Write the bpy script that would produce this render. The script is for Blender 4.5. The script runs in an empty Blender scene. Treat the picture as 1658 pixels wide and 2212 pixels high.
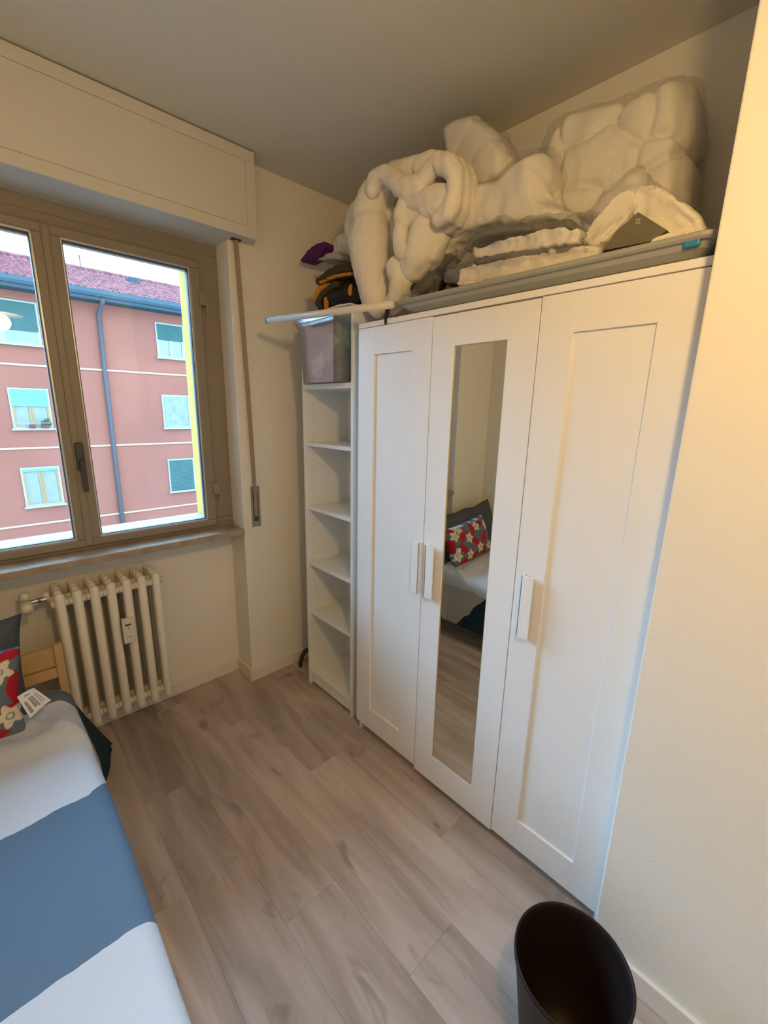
import bpy, bmesh, math, random
from mathutils import Vector, Matrix, noise
import numpy as np
random.seed(7)
R = math.radians
SC = bpy.context.scene
COL = SC.collection

# ------------------------------------------------------------------ camera
CAM = Vector((-1.196, -0.2479, 1.5668))
YAW, PITCH, ROLL, FPX = R(43.7212), R(-13.4018), R(1.1958), 926.54
_f = Vector((math.sin(YAW)*math.cos(PITCH), math.cos(YAW)*math.cos(PITCH), math.sin(PITCH)))
_r0 = Vector((math.cos(YAW), -math.sin(YAW), 0)); _u0 = _r0.cross(_f)
_r = _r0*math.cos(ROLL)+_u0*math.sin(ROLL); _u = -_r0*math.sin(ROLL)+_u0*math.cos(ROLL)
cd = bpy.data.cameras.new('camera'); cam = bpy.data.objects.new('camera', cd); COL.objects.link(cam)
cam.matrix_world = Matrix(((_r.x, _u.x, -_f.x, CAM.x), (_r.y, _u.y, -_f.y, CAM.y), (_r.z, _u.z, -_f.z, CAM.z), (0, 0, 0, 1)))
cd.sensor_fit = 'HORIZONTAL'; cd.sensor_width = 36; cd.lens = 36*FPX/1658; cd.clip_start = .02; cd.clip_end = 300
SC.camera = cam

def at(u, v, axis, val):
    """point of the room plane axis=val seen at photograph pixel u, v (a surveying helper)"""
    d = _f+_r*((u-829)/FPX)-_u*((v-1106)/FPX)
    i = 'xyz'.index(axis); t = (val-CAM[i])/d[i]
    return CAM+d*t

# ------------------------------------------------------------------ world, light, exposure
SC.view_settings.view_transform = 'Standard'; SC.view_settings.look = 'None'
SC.view_settings.gamma = 1; SC.view_settings.use_curve_mapping = False
SC.view_settings.exposure = 0.36
w = bpy.data.worlds.new('overcast_sky'); SC.world = w; w.use_nodes = True
bg = w.node_tree.nodes['Background']; bg.inputs[0].default_value = (.36, .65, 1, 1); bg.inputs[1].default_value = 24.0
LAMP = Vector((-.90, -.37, 2.17))
ld = bpy.data.lights.new('lamp_light', 'POINT'); ld.energy = 23.5; ld.color = (1, .64, .25); ld.shadow_soft_size = .06
lo = bpy.data.objects.new('lamp_light', ld); COL.objects.link(lo); lo.location = LAMP
# daylight sampling portal in the window opening (adds no light of its own)
pd = bpy.data.lights.new('window_portal', 'AREA'); pd.shape = 'RECTANGLE'; pd.size = 1.3; pd.size_y = 1.3
try: pd.cycles.is_portal = True
except Exception: pass
po = bpy.data.objects.new('window_portal', pd); COL.objects.link(po); po.location = (-.9, 2.12, 1.6)
po.rotation_euler = (R(-90), 0, 0)

# ------------------------------------------------------------------ materials
def mat(name, col, rough=.6, spec=.5, metal=0, var=0, vscale=8, bump=0, bscale=60, emit=None, estr=0):
    m = bpy.data.materials.new(name); m.use_nodes = True; nt = m.node_tree; N = nt.nodes; L = nt.links
    b = N['Principled BSDF']; b.inputs['Base Color'].default_value = (*col, 1)
    b.inputs['Roughness'].default_value = rough; b.inputs['Metallic'].default_value = metal
    b.inputs['Specular IOR Level'].default_value = spec
    tc = N.new('ShaderNodeTexCoord')
    nz = N.new('ShaderNodeTexNoise'); nz.inputs['Scale'].default_value = vscale; nz.inputs['Detail'].default_value = 4
    L.new(tc.outputs['Object'], nz.inputs['Vector'])
    mr = N.new('ShaderNodeMapRange'); mr.inputs[1].default_value = .3; mr.inputs[2].default_value = .7
    mr.inputs[3].default_value = 1-max(var, .012); mr.inputs[4].default_value = 1+max(var, .012)*.6
    L.new(nz.outputs[0], mr.inputs[0])
    mx = N.new('ShaderNodeVectorMath'); mx.operation = 'SCALE'; mx.inputs[0].default_value = col
    L.new(mr.outputs[0], mx.inputs['Scale']); L.new(mx.outputs[0], b.inputs['Base Color'])
    if bump:
        n2 = N.new('ShaderNodeTexNoise'); n2.inputs['Scale'].default_value = bscale; n2.inputs['Detail'].default_value = 5
        L.new(tc.outputs['Object'], n2.inputs['Vector'])
        bp = N.new('ShaderNodeBump'); bp.inputs['Strength'].default_value = bump; bp.inputs['Distance'].default_value = .004
        L.new(n2.outputs[0], bp.inputs['Height']); L.new(bp.outputs[0], b.inputs['Normal'])
    if emit:
        b.inputs['Emission Color'].default_value = (*emit, 1); b.inputs['Emission Strength'].default_value = estr
    return m

def film(name, fac=.12, rough=.08, tint=(1, 1, 1), white=.0, bscale=14, bstr=.8, gl=.3):
    """thin clear sheet: mostly see-through, with a wrinkled gloss and a little milkiness"""
    m = bpy.data.materials.new(name); m.use_nodes = True; nt = m.node_tree; N = nt.nodes; L = nt.links
    for n in list(N): N.remove(n)
    o = N.new('ShaderNodeOutputMaterial'); t = N.new('ShaderNodeBsdfTransparent'); t.inputs[0].default_value = (*tint, 1)
    g = N.new('ShaderNodeBsdfGlossy'); g.inputs['Roughness'].default_value = rough
    d = N.new('ShaderNodeBsdfDiffuse'); d.inputs[0].default_value = (.85, .85, .85, 1)
    fr = N.new('ShaderNodeFresnel'); fr.inputs[0].default_value = 1.45
    ma = N.new('ShaderNodeMath'); ma.operation = 'MULTIPLY_ADD'; ma.inputs[1].default_value = gl; ma.inputs[2].default_value = fac; L.new(fr.outputs[0], ma.inputs[0])
    m0 = N.new('ShaderNodeMixShader'); m0.inputs[0].default_value = white; L.new(t.outputs[0], m0.inputs[1]); L.new(d.outputs[0], m0.inputs[2])
    m1 = N.new('ShaderNodeMixShader'); L.new(ma.outputs[0], m1.inputs[0]); L.new(m0.outputs[0], m1.inputs[1]); L.new(g.outputs[0], m1.inputs[2])
    if bstr:
        tc = N.new('ShaderNodeTexCoord'); nz = N.new('ShaderNodeTexNoise'); nz.inputs['Scale'].default_value = bscale; nz.inputs['Detail'].default_value = 6
        L.new(tc.outputs['Object'], nz.inputs['Vector'])
        bp = N.new('ShaderNodeBump'); bp.inputs['Strength'].default_value = bstr; bp.inputs['Distance'].default_value = .02
        L.new(nz.outputs[0], bp.inputs['Height']); L.new(bp.outputs[0], g.inputs['Normal'])
    L.new(m1.outputs[0], o.inputs[0]); return m

M = {}
M['wall'] = mat('wall_paint', (.87, .84, .76), .85, .2, var=.02, vscale=2, bump=.15, bscale=220)
M['ceiling'] = mat('ceiling_paint', (.76, .74, .66), .9, .2, var=.02, vscale=2, bump=.1, bscale=200)
M['trimw'] = mat('white_skirting', (.82, .78, .70), .5, .4)
M['lacquer'] = mat('white_foil_board', (.86, .86, .85), .42, .4, var=.01)
M['shelfw'] = mat('white_shelf_foil', (.86, .87, .84), .45, .4, var=.01)
M['peg'] = mat('peg_hole_dark', (.12, .11, .1), .8)
M['box'] = mat('painted_shutter_box', (.70, .68, .60), .6, .3, var=.02, vscale=3)
M['frame'] = mat('taupe_window_frame', (.29, .24, .175), .45, .4, var=.05, vscale=6)
M['handle'] = mat('dark_window_handle', (.06, .05, .05), .4)
M['stone'] = mat('travertine_sill', (.40, .32, .24), .75, .2, var=.25, vscale=14, bump=.2, bscale=60)
M['outstone'] = mat('pale_outer_sill', (0.1600, 0.1667, 0.1600), .6, var=.05)
M['yellow'] = mat('yellow_outer_render', (0.2667, 0.1667, 0.0400), .8, .2, var=.05, vscale=10)
M['gasket'] = mat('dark_gasket', (.05, .05, .05), .6)
M['alu'] = mat('aluminium_bead', (.6, .64, .62), .35, .5, .6)
M['rad'] = mat('cream_radiator_enamel', (.84, .80, .70), .38, .5)
M['chrome'] = mat('chrome', (.7, .7, .68), .15, .5, 1)
M['ivory'] = mat('ivory_plastic', (.72, .68, .58), .4)
M['ink'] = mat('black_ink', (.05, .045, .04), .6)
M['greyink'] = mat('grey_ink', (.32, .3, .28), .6)
M['pine'] = mat('pine_wood', (.66, .43, .20), .55, .3, var=.12, vscale=9)
M['strap'] = mat('beige_strap_webbing', (.36, .28, .19), .8, var=.1, vscale=60, bump=.3, bscale=300)
M['strapedge'] = mat('pale_strap_edge', (.75, .72, .62), .8)
M['plate'] = mat('grey_winder_plate', (.36, .36, .34), .35, .5, .5)
M['duvet'] = mat('cream_quilt_cotton', (.80, .75, .64), .85, .2, var=.03, vscale=12, bump=.5, bscale=26)
M['duvet2'] = mat('white_quilt_cotton', (.80, .77, .69), .85, .2, var=.03, vscale=9, bump=.4, bscale=22)
M['greycloth'] = mat('grey_cover_lining', (.16, .15, .11), .8, .2, var=.1, vscale=14, bump=.4, bscale=40)
M['darkcloth'] = mat('charcoal_cloth', (.055, .05, .045), .8, .2, var=.3, vscale=14, bump=.5, bscale=40)
M['black'] = mat('black_nylon', (.012, .011, .010), .6, .4, var=.3, vscale=20, bump=.5, bscale=80)
M['olive'] = mat('dark_olive_nylon', (.045, .038, .018), .65, .4, var=.2, vscale=20, bump=.4, bscale=80)
M['orange'] = mat('orange_nylon', (.62, .24, .015), .6, .4, var=.12, vscale=20, bump=.3, bscale=80)
M['purple'] = mat('purple_fabric', (.10, .012, .15), .7, .3, var=.15, vscale=20, bump=.4, bscale=50)
M['palegrey'] = mat('pale_grey_fabric', (.40, .38, .33), .8, .2, var=.1, vscale=14, bump=.5, bscale=30)
M['traygrey'] = mat('grey_tray_plastic', (.34, .34, .30), .42, .5, var=.04)
M['pole'] = mat('white_enamel_pole', (.72, .68, .60), .4, .5)
M['blueplastic'] = mat('blue_plastic', (.02, .22, .42), .4)
M['film'] = film('clear_plastic_film', .07, .055, white=.04, bscale=34, bstr=1.0, gl=.2)
M['tub'] = film('clear_polypropylene', .03, .10, (.97, .99, 1), .09, bscale=4, bstr=.1, gl=.6)
M['glass'] = film('window_pane_glass', .0, .0, (.97, .99, .985), 0, bstr=0, gl=1)
M['bin'] = mat('dark_brown_bin_plastic', (.014, .007, .006), .5, .25, var=.1)
M['bin_in'] = mat('dark_brown_bin_inside', (.022, .009, .007), .5, .4)
M['tan'] = mat('kraft_card', (.40, .34, .20), .8)
M['green'] = mat('green_netting', (.03, .30, .17), .6, var=.4, vscale=30)
M['navycloth'] = mat('navy_folded_cloth', (.02, .035, .06), .8, var=.3, vscale=12)
M['redbit'] = mat('red_wrapper', (.35, .07, .06), .6)
M['whitebit'] = mat('white_paper', (.8, .8, .82), .6)
M['bluebit'] = mat('blue_paper', (.05, .2, .6), .6)
M['slate'] = mat('slate_grey_pillowcase', (.085, .10, .12), .85, .2, var=.08, vscale=10, bump=.4, bscale=30)
M['sheet'] = mat('dark_sheet', (.10, .10, .11), .85, .2)
M['mattress'] = mat('mattress_ticking', (.7, .68, .64), .85)
M['rubber'] = mat('black_rubber_cable', (.015, .013, .012), .5)
M['mirror'] = mat('silver_mirror', (.80, .82, .80), .0, .5, 1.0)
M['mirredge'] = mat('brass_mirror_edge', (.52, .42, .22), .35, .5, .5)
for k in ('mirror',):
    b = M[k].node_tree.nodes['Principled BSDF']
    for l in list(b.inputs['Base Color'].links): M[k].node_tree.links.remove(l)
    b.inputs['Base Color'].default_value = (.80, .83, .80, 1); b.inputs['Roughness'].default_value = 0.0
# facade
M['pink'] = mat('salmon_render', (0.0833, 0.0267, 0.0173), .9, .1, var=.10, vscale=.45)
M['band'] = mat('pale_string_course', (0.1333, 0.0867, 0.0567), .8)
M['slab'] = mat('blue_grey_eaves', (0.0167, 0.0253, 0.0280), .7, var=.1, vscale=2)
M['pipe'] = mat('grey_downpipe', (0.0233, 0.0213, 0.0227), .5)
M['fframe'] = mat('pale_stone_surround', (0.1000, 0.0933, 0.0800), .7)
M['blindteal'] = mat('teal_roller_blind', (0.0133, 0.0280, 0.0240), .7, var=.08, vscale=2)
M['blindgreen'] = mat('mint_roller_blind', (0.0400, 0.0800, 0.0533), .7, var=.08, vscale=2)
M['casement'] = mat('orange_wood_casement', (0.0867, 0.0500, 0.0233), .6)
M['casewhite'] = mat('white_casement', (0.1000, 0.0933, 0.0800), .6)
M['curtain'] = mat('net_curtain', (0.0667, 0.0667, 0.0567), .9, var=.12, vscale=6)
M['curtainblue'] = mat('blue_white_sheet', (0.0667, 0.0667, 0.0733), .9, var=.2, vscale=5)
M['darkroom'] = mat('dim_room_glass', (0.0133, 0.0213, 0.0233), .25, .6, var=.2, vscale=3)
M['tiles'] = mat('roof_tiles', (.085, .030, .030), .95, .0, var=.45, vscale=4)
M['street'] = mat('asphalt', (.12, .12, .12), .9, var=.2)
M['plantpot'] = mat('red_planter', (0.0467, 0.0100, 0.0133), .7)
M['leaf'] = mat('balcony_leaves', (.012, .022, .010), .8)

def add_slats(m, scale, depth):
    nt = m.node_tree; b = nt.nodes['Principled BSDF']; wv = nt.nodes.new('ShaderNodeTexWave'); wv.bands_direction = 'Z'; wv.inputs['Scale'].default_value = scale
    tc = nt.nodes.new('ShaderNodeTexCoord'); nt.links.new(tc.outputs['Object'], wv.inputs['Vector'])
    bp = nt.nodes.new('ShaderNodeBump'); bp.inputs['Strength'].default_value = depth; bp.inputs['Distance'].default_value = .02
    nt.links.new(wv.outputs[0], bp.inputs['Height']); nt.links.new(bp.outputs[0], b.inputs['Normal'])
add_slats(M['blindteal'], 6, .5); add_slats(M['blindgreen'], 6, .5)

for k in ('pink', 'band', 'slab', 'pipe', 'fframe', 'blindteal', 'blindgreen', 'casement', 'casewhite', 'curtain', 'curtainblue', 'tiles', 'yellow', 'outstone', 'leaf', 'plantpot'):
    M[k].node_tree.nodes['Principled BSDF'].inputs['Specular IOR Level'].default_value = .04
# floor plank material: tone per board, long grain, knots
def plank_mat():
    m = bpy.data.materials.new('oak_laminate_board'); m.use_nodes = True; nt = m.node_tree; N = nt.nodes; L = nt.links
    b = N['Principled BSDF']; b.inputs['Roughness'].default_value = .42; b.inputs['Specular IOR Level'].default_value = .4
    tc = N.new('ShaderNodeTexCoord'); oi = N.new('ShaderNodeObjectInfo')
    sc = N.new('ShaderNodeVectorMath'); sc.operation = 'SCALE'; sc.inputs[0].default_value = (37, 91, 53); L.new(oi.outputs['Random'], sc.inputs['Scale'])
    ad = N.new('ShaderNodeVectorMath'); L.new(tc.outputs['Object'], ad.inputs[0]); L.new(sc.outputs[0], ad.inputs[1])
    def nz(sx, sy, scale, det, dist=0):
        mp = N.new('ShaderNodeMapping'); mp.inputs['Scale'].default_value = (sx, sy, 1); L.new(ad.outputs[0], mp.inputs[0])
        n = N.new('ShaderNodeTexNoise'); n.inputs['Scale'].default_value = scale; n.inputs['Detail'].default_value = det; n.inputs['Distortion'].default_value = dist
        L.new(mp.outputs[0], n.inputs['Vector']); return n
    a = nz(6, .9, 1.7, 4, .6); g = nz(60, 1.5, 2.0, 5, .2); k = nz(5.0, 2.6, 2.1, 2, .9)
    cr = N.new('ShaderNodeValToRGB'); cr.color_ramp.elements[0].position = .30; cr.color_ramp.elements[0].color = (.33, .262, .225, 1)
    cr.color_ramp.elements[1].position = .72; cr.color_ramp.elements[1].color = (.60, .515, .465, 1)
    L.new(a.outputs[0], cr.inputs[0])
    # knots
    kr = N.new('ShaderNodeMapRange'); kr.inputs[1].default_value = .62; kr.inputs[2].default_value = .76; kr.inputs[3].default_value = 0; kr.inputs[4].default_value = .6
    L.new(k.outputs[0], kr.inputs[0])
    mk = N.new('ShaderNodeMix'); mk.data_type = 'RGBA'; L.new(kr.outputs[0], mk.inputs['Factor']); L.new(cr.outputs[0], mk.inputs['A']); mk.inputs['B'].default_value = (.17, .12, .095, 1)
    gr = N.new('ShaderNodeMapRange'); gr.inputs[3].default_value = .86; gr.inputs[4].default_value = 1.12; L.new(g.outputs[0], gr.inputs[0])
    tn = N.new('ShaderNodeMapRange'); tn.inputs[3].default_value = .9; tn.inputs[4].default_value = 1.12; L.new(oi.outputs['Random'], tn.inputs[0])
    mu = N.new('ShaderNodeMath'); mu.operation = 'MULTIPLY'; L.new(gr.outputs[0], mu.inputs[0]); L.new(tn.outputs[0], mu.inputs[1])
    vs = N.new('ShaderNodeVectorMath'); vs.operation = 'SCALE'; L.new(mk.outputs['Result'], vs.inputs[0]); L.new(mu.outputs[0], vs.inputs['Scale'])
    L.new(vs.outputs[0], b.inputs['Base Color'])
    bp = N.new('ShaderNodeBump'); bp.inputs['Strength'].default_value = .12; bp.inputs['Distance'].default_value = .002
    L.new(g.outputs[0], bp.inputs['Height']); L.new(bp.outputs[0], b.inputs['Normal'])
    return m
M['plank'] = plank_mat()

# colour-block blanket: UV u = metres along the bed (y), v = metres across (0 at the aisle edge, + over the bed, - down the side)
def blanket_mat():
    m = bpy.data.materials.new('colour_block_blanket'); m.use_nodes = True; nt = m.node_tree; N = nt.nodes; L = nt.links
    b = N['Principled BSDF']; b.inputs['Roughness'].default_value = .85; b.inputs['Specular IOR Level'].default_value = .2
    uv = N.new('ShaderNodeUVMap'); uv.uv_map = 'blanket'; sp = N.new('ShaderNodeSeparateXYZ'); L.new(uv.outputs[0], sp.inputs[0])
    nz = N.new('ShaderNodeTexNoise'); nz.inputs['Scale'].default_value = 9; nz.inputs['Detail'].default_value = 3; L.new(uv.outputs[0], nz.inputs['Vector'])
    wob = N.new('ShaderNodeMath'); wob.operation = 'MULTIPLY_ADD'; wob.inputs[1].default_value = .03; wob.inputs[2].default_value = -.015; L.new(nz.outputs[0], wob.inputs[0])
    def add(a):
        n = N.new('ShaderNodeMath'); L.new(a, n.inputs[0]); L.new(wob.outputs[0], n.inputs[1]); return n.outputs[0]
    s = add(sp.outputs[0]); t = add(sp.outputs[1])
    mn = N.new('ShaderNodeMath'); mn.operation = 'MINIMUM'; mn.inputs[1].default_value = .0; L.new(t, mn.inputs[0])
    s2 = N.new('ShaderNodeMath'); s2.operation = 'MULTIPLY_ADD'; L.new(mn.outputs[0], s2.inputs[0]); s2.inputs[1].default_value = -.35; L.new(s, s2.inputs[2]); s2 = s2.outputs[0]
    s3 = N.new('ShaderNodeMath'); s3.operation = 'MULTIPLY_ADD'; L.new(mn.outputs[0], s3.inputs[0]); s3.inputs[1].default_value = .8; L.new(s, s3.inputs[2]); s3 = s3.outputs[0]
    def gt(x, v):
        n = N.new('ShaderNodeMath'); n.operation = 'GREATER_THAN'; L.new(x, n.inputs[0]); n.inputs[1].default_value = v; return n.outputs[0]
    def mix(f, a, bb):
        n = N.new('ShaderNodeMix'); n.data_type = 'RGBA'; L.new(f, n.inputs['Factor'])
        for q, c in (('A', a), ('B', bb)):
            if isinstance(c, tuple): n.inputs[q].default_value = (*c, 1)
            else: L.new(c, n.inputs[q])
        return n.outputs['Result']
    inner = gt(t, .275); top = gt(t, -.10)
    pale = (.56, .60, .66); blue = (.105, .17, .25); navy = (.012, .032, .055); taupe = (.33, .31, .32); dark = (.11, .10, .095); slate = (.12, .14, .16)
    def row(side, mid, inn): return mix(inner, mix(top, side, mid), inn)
    A = row(pale, pale, taupe); B = row(navy, blue, navy); Cc = row((.42, .41, .36), pale, pale); D = row(navy, slate, dark)  # far pale row's hanging side is greyed: its shade is put into the colour
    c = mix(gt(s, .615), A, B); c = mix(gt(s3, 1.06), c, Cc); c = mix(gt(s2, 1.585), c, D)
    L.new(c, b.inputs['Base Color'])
    n2 = N.new('ShaderNodeTexNoise'); n2.inputs['Scale'].default_value = 220; L.new(uv.outputs[0], n2.inputs['Vector'])
    bp = N.new('ShaderNodeBump'); bp.inputs['Strength'].default_value = .25; bp.inputs['Distance'].default_value = .003
    L.new(n2.outputs[0], bp.inputs['Height']); L.new(bp.outputs[0], b.inputs['Normal'])
    return m
M['blanket'] = blanket_mat()

# printed pillow: grey-blue ground, red swirls and leaves, cream flowers (flat print)
def floral_mat():
    m = bpy.data.materials.new('floral_print_cotton'); m.use_nodes = True; nt = m.node_tree; N = nt.nodes; L = nt.links
    b = N['Principled BSDF']; b.inputs['Roughness'].default_value = .85; b.inputs['Specular IOR Level'].default_value = .2
    at_ = N.new('ShaderNodeVertexColor'); at_.layer_name = 'print'; L.new(at_.outputs[0], b.inputs['Base Color']); return m
M['floral'] = floral_mat()

# ------------------------------------------------------------------ object helpers
def obj(name, bm, m, parent=None, smooth=False):
    me = bpy.data.meshes.new(name)
    if isinstance(bm, bmesh.types.BMesh):
        bmesh.ops.recalc_face_normals(bm, faces=bm.faces); bm.to_mesh(me); bm.free()
    else: me = bm
    if smooth:
        for p in me.polygons: p.use_smooth = True
    o = bpy.data.objects.new(name, me); COL.objects.link(o)
    if m is not None and not me.materials: me.materials.append(M[m] if isinstance(m, str) else m)
    if parent is not None:
        o.parent = parent; o.matrix_parent_inverse = Matrix.Translation(-parent.location) if parent.rotation_euler[2] == 0 else parent.matrix_basis.inverted()
    return o
def thing(name, label, cat, loc=(0, 0, 0), group=None):
    o = bpy.data.objects.new(name, None); COL.objects.link(o); o.location = loc; o.empty_display_size = .1
    o['label'] = label; o['category'] = cat
    if group: o['group'] = group
    return o
def tag(o, label, cat, group=None):
    o['label'] = label; o['category'] = cat
    if group: o['group'] = group
    return o
def struct(o): o['kind'] = 'structure'; return o
def B(): return bmesh.new()
def box(bm, x0, x1, y0, y1, z0, z1, bev=0, seg=2):
    x0, x1 = sorted((x0, x1)); y0, y1 = sorted((y0, y1)); z0, z1 = sorted((z0, z1))
    r = bmesh.ops.create_cube(bm, size=1)
    for v in r['verts']:
        v.co = Vector(((x0+x1)/2+v.co.x*(x1-x0), (y0+y1)/2+v.co.y*(y1-y0), (z0+z1)/2+v.co.z*(z1-z0)))
    if bev:
        es = list({e for v in r['verts'] for e in v.link_edges})
        bmesh.ops.bevel(bm, geom=es, offset=bev, segments=seg, affect='EDGES', profile=.5)
    return bm
def bx(*a, **k): return box(B(), *a, **k)
def tube(bm, pts, rad, n=12, cap=True):
    pts = [Vector(p) for p in pts]; rs = rad if isinstance(rad, (list, tuple)) else [rad]*len(pts)
    rings = []; prev = None
    for i, p in enumerate(pts):
        t = (pts[min(i+1, len(pts)-1)]-pts[max(i-1, 0)]).normalized()
        if prev is None: a = t.orthogonal().normalized()
        else: a = (prev-t*prev.dot(t)).normalized()
        prev = a; b_ = t.cross(a)
        rings.append([bm.verts.new(p+(a*math.cos(2*math.pi*k/n)+b_*math.sin(2*math.pi*k/n))*rs[i]) for k in range(n)])
    for i in range(len(rings)-1):
        for k in range(n): bm.faces.new((rings[i][k], rings[i][(k+1) % n], rings[i+1][(k+1) % n], rings[i+1][k]))
    if cap: bm.faces.new(rings[0][::-1]); bm.faces.new(rings[-1])
    return bm
def capsule(bm, p0, p1, r, n=14):
    p0, p1 = Vector(p0), Vector(p1); d = (p1-p0).normalized(); L_ = (p1-p0).length; pts = []; rs = []
    for a in (80, 60, 35, 15): pts.append(p0+d*(r-r*math.sin(R(a)))); rs.append(r*math.cos(R(a)))
    pts.append(p0+d*r); rs.append(r); pts.append(p1-d*r); rs.append(r)
    for a in (15, 35, 60, 80): pts.append(p1-d*(r-r*math.sin(R(a)))); rs.append(r*math.cos(R(a)))
    return tube(bm, pts, rs, n)
def lathe(bm, prof, cx, cy, n=48):
    rings = []
    for r_, z in prof: rings.append([bm.verts.new((cx+r_*math.cos(2*math.pi*k/n), cy+r_*math.sin(2*math.pi*k/n), z)) for k in range(n)])
    for i in range(len(rings)-1):
        for k in range(n): bm.faces.new((rings[i][k], rings[i][(k+1) % n], rings[i+1][(k+1) % n], rings[i+1][k]))
    return bm
def quadframe(bm, a0, a1, b0, b1, wa, wb, c0, c1, plane='y', bev=.002):
    """rectangular ring a x b with border widths, thickness c0..c1 along the plane's normal"""
    def q(x0, x1, z0, z1):
        if plane == 'y': box(bm, x0, x1, c0, c1, z0, z1, bev, 1)
        else: box(bm, c0, c1, x0, x1, z0, z1, bev, 1)
    q(a0, a1, b0, b0+wb); q(a0, a1, b1-wb, b1); q(a0, a0+wa, b0+wb, b1-wb); q(a1-wa, a1, b0+wb, b1-wb)
    return bm
_DG = {}
def bake(o, mods):
    """apply modifiers to the mesh without bpy.ops"""
    dg = bpy.context.evaluated_depsgraph_get(); dg.update()
    ev = o.evaluated_get(dg); me = bpy.data.meshes.new_from_object(ev); o.modifiers.clear()
    old = o.data; o.data = me; bpy.data.meshes.remove(old); me.name = o.name
def fluff(name, balls, m, parent=None, vox=.010, smooth=3, amp=.006, nscale=9, seed=0, fine=.0):
    """soft padded body: lobes (lists of (centre, radius)), each voxel-merged, relaxed and lightly crumpled, in one mesh"""
    lobes = balls if isinstance(balls[0], list) else [balls]
    outs = []
    for li, lobe in enumerate(lobes):
        bm = B()
        for c, r_ in lobe:
            rr = r_ if isinstance(r_, (tuple, list)) else (r_, r_, r_)
            bmesh.ops.create_icosphere(bm, subdivisions=3, radius=1, matrix=Matrix.Translation(c) @ Matrix.Diagonal((*rr, 1)))
        o = obj(name, bm, m, None)
        rm = o.modifiers.new('r', 'REMESH'); rm.mode = 'VOXEL'; rm.voxel_size = vox
        sm = o.modifiers.new('s', 'SMOOTH'); sm.iterations = smooth; sm.factor = .5
        bake(o, 0)
        me = o.data; n = len(me.vertices); co = np.empty(n*3); me.vertices.foreach_get('co', co); no = np.empty(n*3); me.vertices.foreach_get('normal', no)
        co = co.reshape(-1, 3); no = no.reshape(-1, 3)
        for i in range(n):
            p = Vector(co[i])*nscale+Vector((seed+li*1.7, seed*.7, 0))
            a = noise.noise(p); b_ = abs(noise.noise(p*2.3)); co[i] += no[i]*(amp*(a-b_*.8)-fine*max(0, .18-abs(noise.noise(p*1.4+Vector((5, 3, 1)))))*5)
        me.vertices.foreach_set('co', co.ravel()); me.update(); outs.append(o)
    if len(outs) > 1:
        bm = B()
        for o in outs: bm.from_mesh(o.data)
        me = bpy.data.meshes.new(name); bm.to_mesh(me); bm.free(); me.materials.append(M[m])
        for o in outs:
            d_ = o.data; bpy.data.objects.remove(o); bpy.data.meshes.remove(d_)
        o = bpy.data.objects.new(name, me); COL.objects.link(o)
    for p in o.data.polygons: p.use_smooth = True
    if parent is not None: o.parent = parent; o.matrix_parent_inverse = Matrix.Translation(-parent.location)
    return o
def puffy(name, balls, m, parent=None, vox=.010, smooth=6, depth=.018, width=.085, nscale=9, amp=.006, seed=0):
    """stuffed quilt body: smooth union of lobes with tucked creases along the borders between neighbouring lobes"""
    o = fluff(name, balls, m, None, vox=vox, smooth=smooth, amp=0)
    me = o.data; n = len(me.vertices); co = np.empty(n*3); me.vertices.foreach_get('co', co); no = np.empty(n*3); me.vertices.foreach_get('normal', no)
    co = co.reshape(-1, 3); no = no.reshape(-1, 3)
    wp = np.array([list(noise.noise_vector(Vector(c)*7+Vector((seed, 0, 0)))) for c in co])*.028
    q = co+wp
    D = []
    for c, r_ in balls:
        rr = np.array(r_ if isinstance(r_, (tuple, list)) else (r_,)*3)*np.array((1.6, 1, 1)); D.append(np.sqrt((((q-np.array(c))/rr)**2).sum(1)))
    D = np.sort(np.array(D), 0); e = D[1]-D[0]
    puff = 1-np.exp(-(e/width)**1.0)
    fine = np.array([noise.noise(Vector(c)*nscale+Vector((seed, 3, 0)))-abs(noise.noise(Vector(c)*nscale*2.4)) for c in co])
    wr = np.array([max(0, .10-abs(noise.noise(Vector((c[0]*5, c[1]*11, c[2]*9))+Vector((seed, 7, 2))))) for c in co])
    co += no*(depth*(puff-.75)+amp*fine-wr*.06)[:, None]
    me.vertices.foreach_set('co', co.ravel()); me.update()
    if parent is not None: o.parent = parent; o.matrix_parent_inverse = Matrix.Translation(-parent.location)
    return o
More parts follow.
